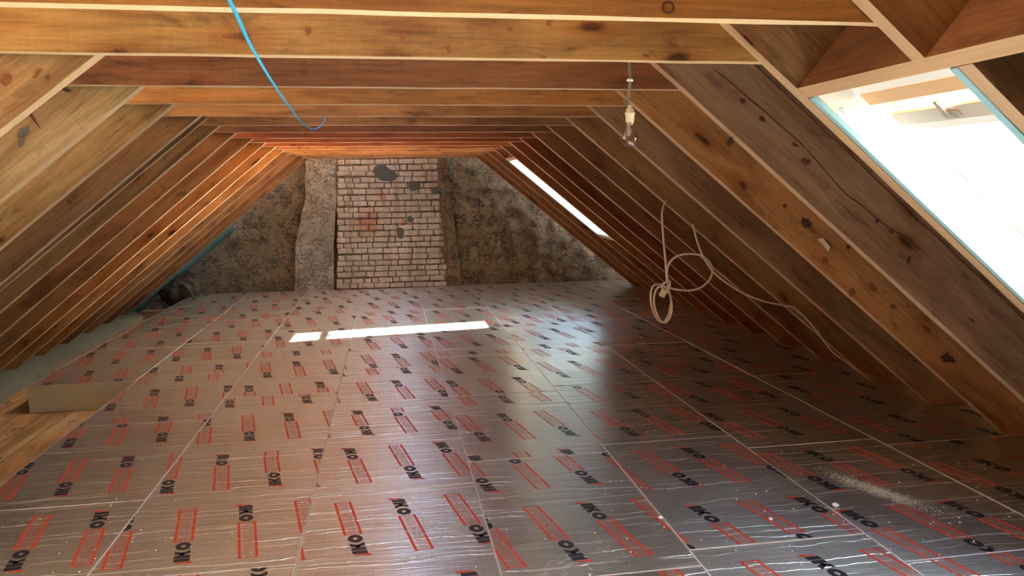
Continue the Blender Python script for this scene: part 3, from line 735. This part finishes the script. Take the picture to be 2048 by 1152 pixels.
COLS = [
    [5.82, 7.04, 8.26, 9.48, 10.60],
    [-0.16, 1.06, 2.28, 3.50, 4.72, 5.94, 7.16, 8.38, 9.5, 10.60],
    [-0.90, 0.32, 1.54, 2.76, 3.98, 5.20, 6.42, 7.64, 8.86, 9.85, 10.60],
    [-0.24, 0.98, 2.20, 3.41, 4.63, 5.85, 7.07, 8.29, 9.75, 10.60],
    [0.03, 1.25, 2.47, 3.69, 4.91, 6.13, 7.35, 8.57, 9.76, 10.60],
    [0.16, 1.38, 2.59, 3.80, 5.02, 6.24, 7.46, 8.68, 9.56, 10.60],
    [-0.05, 1.15, 2.36, 3.60, 5.03, 6.25, 7.47, 8.69, 9.42, 10.60],
    [-0.2, 1.06, 2.28, 3.50, 5.0, 6.35, 7.57, 8.8, 9.3, 10.60]]
# (column, y) -> phase x, y, parity of the print on that board
PH = {(0, 5.82): (-2.62, 6.24, 0), (1, 2.28): (-1.562, 3.41, 0), (1, 3.5): (-1.677, 4.13, 0), (1, 5.94): (-1.66, 6.24, 0), (2, 2.76): (-0.949, 3.36, 0), (2, 3.98): (-0.94, 3.35, 0),
      (2, 5.2): (-1.06, 6.21, 0), (3, 2.2): (-0.279, 3.30, 0), (3, 3.41): (-0.285, 3.315, 0), (3, 4.63): (-0.27, 5.43, 0), (4, 2.47): (0.542, 3.095, 0), (4, 3.69): (0.364, 3.78 + .705, 0),
      (5, 2.59): (1.24, 3.677, 0), (5, 3.8): (1.20, 4.4, 0), (6, 2.36): (2.10, 2.81, 0), (6, 3.6): (1.85, 3.53 + .705, 1), (7, 2.28): (2.61, 3.23, 0), (1, 4.72): (-1.70, 4.84, 0)}
cname = ['leftmost', 'second', 'third', 'fourth', 'fifth', 'sixth', 'seventh', 'rightmost']
rb = random.Random(11)
for ci, ylist in enumerate(COLS):
    x0, x1 = EDG[ci], EDG[ci + 1]
    for ri in range(len(ylist) - 1):
        y0, y1 = ylist[ri], ylist[ri + 1]
        if y1 < 1.0 and ci in (0,): continue
        xa = -1.87 if (ci == 1) else x0
        g = 0.0015; zt_ = rb.uniform(-0.0015, 0.0015)
        B = empty('insulation_board', (x0, y0, 0))
        back = len(ylist) - 2 - ri
        lab = f'foil-faced insulation board, {ordn[back] if back else "first"} out from the back wall in the {cname[ci]} column'
        if (ci, ri) == (0, 0): lab = 'foil insulation board with its thick beige foam end exposed at the left floor edge'
        tag(B, lab, 'insulation board', 'foil insulation boards on the floor')
        link('foam_core', boxes_mesh('foam_core', [((g, g, -0.2), (x1 - x0 - g, y1 - y0 - g, -0.0015 + zt_))], 0.0), M_foam, B)
        m_ = 0.0035
        face_me = boxes_mesh('foil_facing', [((m_, m_, -0.0012 + zt_), (x1 - x0 - m_, y1 - y0 - m_, 0.0 + zt_))])
        # pale cut lip around the facing
        lip = [((g, g, -0.0012 + zt_), (m_ - 0.0003, y1 - y0 - g, 0.0004 + zt_)), ((x1 - x0 - m_ + 0.0003, g, -0.0012 + zt_), (x1 - x0 - g, y1 - y0 - g, 0.0004 + zt_)),
               ((m_, g, -0.0012 + zt_), (x1 - x0 - m_, m_ - 0.0003, 0.0004 + zt_)), ((m_, y1 - y0 - m_ + 0.0003, -0.0012 + zt_), (x1 - x0 - m_, y1 - y0 - g, 0.0004 + zt_))]
        link('cut_edge', boxes_mesh('cut_edge', lip), M_seam, B)
        if y1 > 2.0:
            if (ci, y0) in PH: px, py, par = PH[(ci, y0)]
            else: px, py, par = x0 + rb.uniform(0, 0.24), y0 + rb.uniform(0, 0.7), rb.randint(0, 1)
            me = prints('printed_lettering', x0, x1, y0, y1, px, py, par, 0.0005 + zt_)
            if me:
                bm = bmesh.new(); bm.from_mesh(face_me); bm.from_mesh(me)
                for q_, f_ in enumerate(bm.faces): f_.material_index = 0 if q_ < 6 else me.polygons[q_ - 6].material_index + 1
                bm.to_mesh(face_me); bm.free(); bpy.data.meshes.remove(me)
        link('foil_facing', face_me, [M_foil, M_black, M_red, M_redthin], B)

# loose crumbs and sawdust (uncountable)
bm = bmesh.new(); rc = random.Random(5)
spots = [(rc.uniform(-1.6, 3.0), 2.35 + abs(rc.gauss(0, 0.9))) for _ in range(420)] + [(rc.uniform(-2.4, 3.1), rc.uniform(3, 9)) for _ in range(160)]
for (x, y) in spots:
    if x < -1.85 and y < 5.9: continue
    r = rc.choice([0.0012, 0.0015, 0.002, 0.0028, 0.0035]); vv = bmesh.ops.create_icosphere(bm, subdivisions=1, radius=r)['verts']
    for v in vv: v.co = Vector((v.co.x * rc.uniform(0.8, 1.3) + x, v.co.y + y, v.co.z * 0.8 + r * 0.9 + 0.0026))
me = bpy.data.meshes.new('foam_crumbs'); bm.to_mesh(me); bm.free()
tag(link('foam_crumbs', me, M_crumb), 'white foam crumbs scattered over the foil floor', 'debris', kind='stuff')
sa, sb = at_z(1680, 955, 0), at_z(1840, 1012, 0)
sdx = ((sa.x + sb.x) / 2, (sb.x - sa.x) / 3.2, (sa.y + sb.y) / 2, (sb.y - sa.y) / 3.2)
bm = bmesh.new()
for _ in range(2600):
    t = rc.gauss(0, 1); x = sdx[0] + t * sdx[1] + rc.gauss(0, 0.03); y = sdx[2] + t * sdx[3] + rc.gauss(0, 0.02)
    r = rc.uniform(0.0007, 0.0016); vv = bmesh.ops.create_icosphere(bm, subdivisions=1, radius=r)['verts']
    for v in vv: v.co = Vector((v.co.x * 1.6 + x, v.co.y + y, v.co.z * 0.7 + 0.0022))
me = bpy.data.meshes.new('sawdust'); bm.to_mesh(me); bm.free()
tag(link('sawdust', me, M_dust), 'smear of pale sawdust on the foil at the lower right', 'sawdust', kind='stuff')
ch = [at_z(*q, 0) for q in ((1321, 1038), (1671, 1014), (1541, 1040))]
for (x, y, r, lab) in ((ch[0].x, ch[0].y, 0.010, 'white foam chip on the board seam at the lower middle'), (ch[1].x, ch[1].y, 0.014, 'white foam chip beside the seam at the lower right'), (ch[2].x, ch[2].y, 0.008, 'small white foam chip near the lower right red frame')):
    bm = bmesh.new(); bmesh.ops.create_icosphere(bm, subdivisions=2, radius=r)
    for v in bm.verts: v.co = v.co * (1 + 0.35 * noise.noise(v.co * 90 + Vector((x, y, 0)))); v.co.z *= 0.7
    me = bpy.data.meshes.new('foam_chip'); bm.to_mesh(me); bm.free(); o = link('foam_chip', me, M_crumb); o.location = (x, y, r * 0.62); tag(o, lab, 'foam chip')

# ------------------------------------------------------------------ light bulb on its cord
def ray(px, py): return FW * F_PX + R2 * (px - 1024) + U2 * (576 - py)
def at_y(px, py, y): d = ray(px, py); return Vector((0, 0, CAM_H)) + d * (y / d.y)
YB = 2.36
PB = empty('pendant_bulb', at_y(1260, 210, YB)); tag(PB, 'clear glass light bulb in an ivory holder hanging from a grey cord under a tie', 'light bulb')
base = PB.location.copy()
top = at_y(1259, 121, YB); 
pts = [at_y(1259, 112, YB), at_y(1259, 135, YB), at_y(1260, 160, YB), at_y(1258, 185, YB), at_y(1257, 194, YB)]
link('cord', tube('cord', [p - base for p in pts], 0.0048), M_greycable, PB, smooth=True)
kc = at_y(1253.5, 202.5, YB); pts = []
for i in range(15):
    a = -0.9 + i * 0.47; pts.append(kc + Vector((math.cos(a) * 0.0085, -0.004 + i * 0.0007, math.sin(a) * 0.0085)))
pts = [at_y(1257, 192, YB)] + pts + [at_y(1259, 212, YB)]
kn_ = link('cord_knot', tube('cord_knot', [p - base for p in pts], 0.0024, sm=4), M_greycable, PB, smooth=True)
co = at_y(1260, 160, YB) - base
me = lathe('cable_clip', [(0, 0.004), (0.009, 0.004), (0.0105, 0.001), (0.0105, -0.002), (0.009, -0.004), (0, -0.004)]); o = link('cable_clip', me, M_white, PB, smooth=True); o.location = co
zs = lambda py: (at_y(1260, py, YB) - base).z
holder = [(0, zs(210)), (0.007, zs(210)), (0.008, zs(213)), (0.008, zs(217)), (0.0125, zs(218)), (0.013, zs(221)), (0.012, zs(223)), (0.0165, zs(225)), (0.0165, zs(228)), (0.0145, zs(231)), (0.0135, zs(243)), (0.0125, zs(244.5)), (0, zs(244.5))]
link('bulb_holder', lathe('bulb_holder', holder), M_bake, PB, smooth=True)
cap = [(0, zs(244)), (0.0105, zs(244)), (0.0112, zs(246)), (0.0104, zs(247)), (0.0112, zs(248)), (0.0104, zs(249)), (0.0108, zs(250)), (0.0, zs(250.5))]
link('bulb_cap', lathe('bulb_cap', cap), M_metal, PB, smooth=True)
R0 = 0.0272; zc = zs(277)
gl = [(0.0105, zs(250)), (0.0118, zs(254)), (0.0155, zs(259)), (0.0205, zs(264)), (0.0245, zs(269))]
for k in range(0, 13):
    a = math.radians(10 - k * 100 / 12); gl.append((R0 * math.cos(a) if k < 12 else 0.0, zc + R0 * math.sin(a) * 1.05))
link('glass_bulb', lathe('glass_bulb', gl, 40), M_bulbglass, PB, smooth=True)
fil = link('filament_stem', lathe('filament_stem', [(0, zs(250)), (0.005, zs(251)), (0.0028, zs(256)), (0.0028, zs(264)), (0.0045, zs(266)), (0, zs(267))]), M_bulbglass, PB, smooth=True)
pts = [(-0.004, 0, zs(262)), (-0.012, 0, zs(273)), (-0.006, 0.004, zs(275)), (0, -0.004, zs(274)), (0.006, 0.004, zs(275)), (0.012, 0, zs(273)), (0.004, 0, zs(262))]
link('filament', tube('filament', pts, 0.0005, 6), M_fil, PB)
PB_tilt = 0.0

# ------------------------------------------------------------------ cables
blue = [(452, -14, 0.95), (478, 40, 1.15), (501, 90, 1.4), (533, 145, 1.72), (562, 190, 2.1), (588, 226, 2.6), (605, 246, 3.1), (622, 257.5, 3.55), (636, 256, 3.8), (646, 247, 3.98), (650, 238, 4.07), (646, 232.5, 4.085)]
o = link('blue_cable', tube('blue_cable', [at_y(*q) for q in blue], 0.0029), M_bluecable, smooth=True)
tag(o, 'bright blue cable curving down from the top left and ending on a far tie', 'cable')
Yc = 4.50
R5 = TIE_Y[5] - 0.035
def C(px, py, dy=0.0): return at_y(px, py, Yc + dy)
hang = [C(1333, 402, 0.13), C(1329, 408, 0.1), C(1324.5, 425, 0.04), C(1325, 450), C(1328, 490), C(1331, 520), C(1333, 550), C(1337, 575), C(1340, 590, -.01), C(1344, 610, -.01), C(1341, 632), C(1331, 645), C(1319, 638), C(1309, 612), C(1309, 590),
        C(1316, 575, -.02), C(1330, 574, -.03), C(1338, 585, -.02), C(1342, 600, .02), C(1338, 628, .02), C(1326, 644, .02), C(1312, 634, .02), C(1303, 610, .01), C(1302, 585), C(1308, 571, .01), C(1322, 569, .02), C(1336, 575, .02),
        C(1360, 580), C(1385, 580.5), C(1405, 573), C(1420, 558), C(1425, 540), C(1419, 525), C(1405, 512), C(1385, 508), C(1365, 509), C(1348, 516), C(1337, 530), C(1334, 548, -.02), C(1334, 562, -.02), C(1326, 568, -.03), C(1324, 576, -.03), C(1334, 581, -.03), C(1340, 570, -.03), C(1338, 560, 0.0)]
link_ = tube('cable', hang, 0.0066, 8, 6)
WC = empty('white_cable', C(1333, 402)); tag(WC, 'coiled white cable hanging from a right rafter with its end plug', 'cable')
wb = WC.location.copy()
for v in link_.vertices: v.co = Vector(v.co) - wb
link('cable', link_, M_whitecable, WC, smooth=True)
run = [at_y(1386, 449, Yc + .13), at_y(1388, 458, Yc + .1), at_y(1396, 488, Yc + 0.02), at_y(1410, 520, Yc - .02), at_y(1428, 545, Yc - .02), at_y(1455, 567, Yc), at_y(1490, 588, Yc), at_y(1530, 603, Yc + .03), at_y(1570, 611, Yc + .08), at_y(1588, 616, Yc + .1),
       at_y(1612, 637, Yc + .1), at_y(1632, 660, Yc + .11), at_y(1650, 685, Yc + .11), at_y(1668, 706, Yc + .11), at_y(1695, 726, Yc + .10), at_y(1722, 746, Yc + .10), at_y(1737, 757, Yc + .11)]
me = tube('cable', [p - wb for p in run], 0.0062, 8, 6); link('cable', me, M_whitecable, WC, smooth=True)
pc = C(1327, 585, -.03) - wb
pl_ = link('plug', boxes_mesh('plug', [((-0.017, -0.016, -0.030), (0.017, 0.016, 0.022))], 0.006), M_plug, WC, smooth=False); pl_.location = pc; pl_.rotation_euler = (0.2, 0.45, 0)

# scrap of paper on the knotty rafter
q = [(1634, 478), (1645, 475), (1652, 482), (1658, 494), (1655, 502), (1648, 492), (1640, 484)]
T2 = TIE_Y[3] - 0.024
P_ = [at_y(a, b_, T2) for a, b_ in q]; n = len(P_)
me = mesh_pydata('paper_scrap', [p for p in P_] + [p + Vector((0, -0.002 - 0.008 * (i in (3, 4)), 0)) for i, p in enumerate(P_)], [tuple(range(n)), tuple(range(n, 2 * n))[::-1]] + [(i, n + i, n + (i + 1) % n, (i + 1) % n) for i in range(n)])
tag(link('paper_scrap', me, M_whitecable), 'torn pale paper scrap stuck on the knotty right rafter', 'paper')
# green pen squiggle on the window lining belongs to the lining

# dark oval knot ring on the nearest tie, pale splinter chips on lower edges
kt = bpy.data.objects['collar_tie']
cpt = at_y(1336, 15, TIE_Y[0] + 0.0285); ringp = []
for i in range(19):
    a = 2 * math.pi * i / 18; ringp.append(cpt + Vector((math.cos(a) * 0.0135, 0, math.sin(a) * 0.0125)))
inv = kt.matrix_world.inverted()
bpy.context.view_layer.update(); inv = kt.matrix_world.inverted()
o = link('knot', tube('knot', [inv @ p for p in ringp], 0.0018, 6, 2), plain('dark_knot', (0.05, 0.02, 0.01), 0.8), kt); o['label'] = 'dark oval knot ring'

# knots and a long crack seen on the nearer rafters
M_knotdark = plain('dark_knot_wood', (0.085, 0.042, 0.02), 0.8, var=0.5, scale=40)
M_knotred = plain('red_knot_wood', (0.26, 0.10, 0.035), 0.7, var=0.4, scale=60)
M_knotblue = plain('blue_stained_wood', (0.13, 0.13, 0.12), 0.8, var=0.4, scale=50)
def by_label(txt): return next(o for o in COL.objects if o.get('label') == txt)
def face_child(name, parent, me, m, label):
    inv = parent.matrix_world.inverted(); me.transform(inv); o = link(name, me, m, parent); o['label'] = label; return o
def knot(parent, yface, px, py, rx_, ry_, ang, m, label, seed=0):
    pts = []; n = 26
    for k in range(n):
        a = 2 * math.pi * k / n; r = 1 + 0.75 * noise.noise((math.cos(a) * 2.6 + px, math.sin(a) * 2.6, py))
        dx, dy = rx_ * r * math.cos(a), ry_ * r * math.sin(a)
        pts.append(at_y(px + dx * math.cos(ang) - dy * math.sin(ang), py + dx * math.sin(ang) + dy * math.cos(ang), yface - 0.0032))
    back = [p + Vector((0, 0.006, 0)) for p in pts]
    me = mesh_pydata(name_k, pts + back, [tuple(range(n)), tuple(range(n, 2 * n))[::-1]] + [(i, (i + 1) % n, n + (i + 1) % n, n + i) for i in range(n)])
    return face_child(name_k, parent, me, m, label)
name_k = 'knot'
rD = by_label('knotty orange-brown right rafter with a torn paper scrap'); yD = TIE_Y[3] - 0.02
rC = by_label('grey-brown right rafter with one long crack, next to the near roof window'); yC = TIE_Y[2] - 0.02
for (px, py, a, b_, g_) in ((1614, 446, 11, 8, 0.7), (1622, 457, 12, 3, 0.8), (1651, 521, 7, 7, 0), (1704, 585, 6, 7, 0.3), (1747, 575, 10, 5, 1.0), (1787, 613, 7, 6, 0), (1570, 412, 4, 4, 0), (1697, 494, 4, 4, 0), (1853, 637, 7, 5, 0.2), (1895, 717, 15, 7, 0.35), (1938, 663, 0, 0, 0)):
    if a: knot(rD, yD, px, py, a, b_, g_, M_knotdark if (px + py) % 3 else M_knotred, 'dark knot')
for (px, py, a, b_, g_) in ((1486, 202, 5, 4, 0), (1525, 238, 7, 3, 0.8), (1611, 322, 10, 5, 0.6), (1590, 290, 5, 3, 0.7), (1460, 284, 6, 9, 0.4), (1755, 442, 4, 4, 0), (1783, 463, 5, 3, 0.5), (1818, 520, 4, 7, 0.2)):
    knot(rC, yC, px, py, a, b_, g_, M_knotdark, 'dark knot')
me = tube('crack', [at_y(a, b_, yC - 0.0022) for a, b_ in ((1428, 141), (1452, 158), (1490, 192), (1530, 224), (1573, 262), (1600, 286), (1640, 330), (1690, 387), (1722, 410), (1757, 441), (1785, 460), (1815, 478), (1843, 502))], 0.0016, 5, 5)
face_child('crack', rC, me, M_knotdark, 'long dark crack')
rL1 = by_label('nearest visible left rafter, tan with dark red knots, meeting the golden tie'); yL1 = TIE_Y[1] + 0.083
rL2 = by_label('pale grey-tan left rafter with a bluish knot, second on the left slope'); yL2 = TIE_Y[2] + 0.083
knot(rL1, yL1, 12, 160, 12, 9, -0.7, M_knotred, 'dark red knot'); knot(rL1, yL1, 74, 148, 10, 3, -0.9, M_knotred, 'dark red knot')
knot(rL2, yL2, 48, 264, 12, 8, -0.8, M_knotblue, 'bluish knot'); knot(rL2, yL2, 44, 282, 4, 10, 0.3, M_knotblue, 'bluish stain')
knot(rL2, yL2, 132, 180, 9, 3, 0.3, M_knotdark, 'dark knot'); knot(rL2, yL2, 63, 232, 3, 22, -0.6, M_knotdark, 'dark scrape')
kt2 = by_label('broad golden-brown collar tie just in front of the hanging bulb'); yT = TIE_Y[1] + 0.03
for (px, py, a, b_) in ((805, 72, 6, 8), (898, 98, 4, 5), (616, 62, 6, 6), (1020, 58, 5, 4), (1098, 46, 5, 6)): knot(kt2, yT, px, py, a, b_, 0.2, M_knotred, 'reddish knot')
# green pen mark on the white window lining
W1 = bpy.data.objects['window_1']; yl = NEAR[1] + 0.006 - 0.024 - 0.002
me = tube('pen_mark', [at_y(a, b_, yl) for a, b_ in ((1687, 217), (1681, 215), (1679, 220), (1685, 222), (1688, 227))], 0.0011, 5, 5)
me.transform(W1.matrix_world.inverted()); o = link('pen_mark', me, M_green, W1); o['label'] = 'small green pen mark'

# one long tear-like crease running across a foil board
B3 = min((o for o in COL.objects if o.name.startswith('insulation_board')), key=lambda o: (o.location - Vector((EDG[3], 2.20, 0))).length)
pts = [at_z(a, b_, 0.0012) - B3.location for a, b_ in ((818, 985), (822, 1001), (833, 1010), (843, 1022), (846, 1034), (858, 1044), (872, 1058), (885, 1059), (900, 1056), (918, 1066), (937, 1073))]
pts = [Vector((p.x, p.y, 0.0012)) for p in pts]
link('foil_crease', tube('foil_crease', pts, 0.0014, 5, 4), M_seam, B3)['label'] = 'pale wandering crease in the foil'
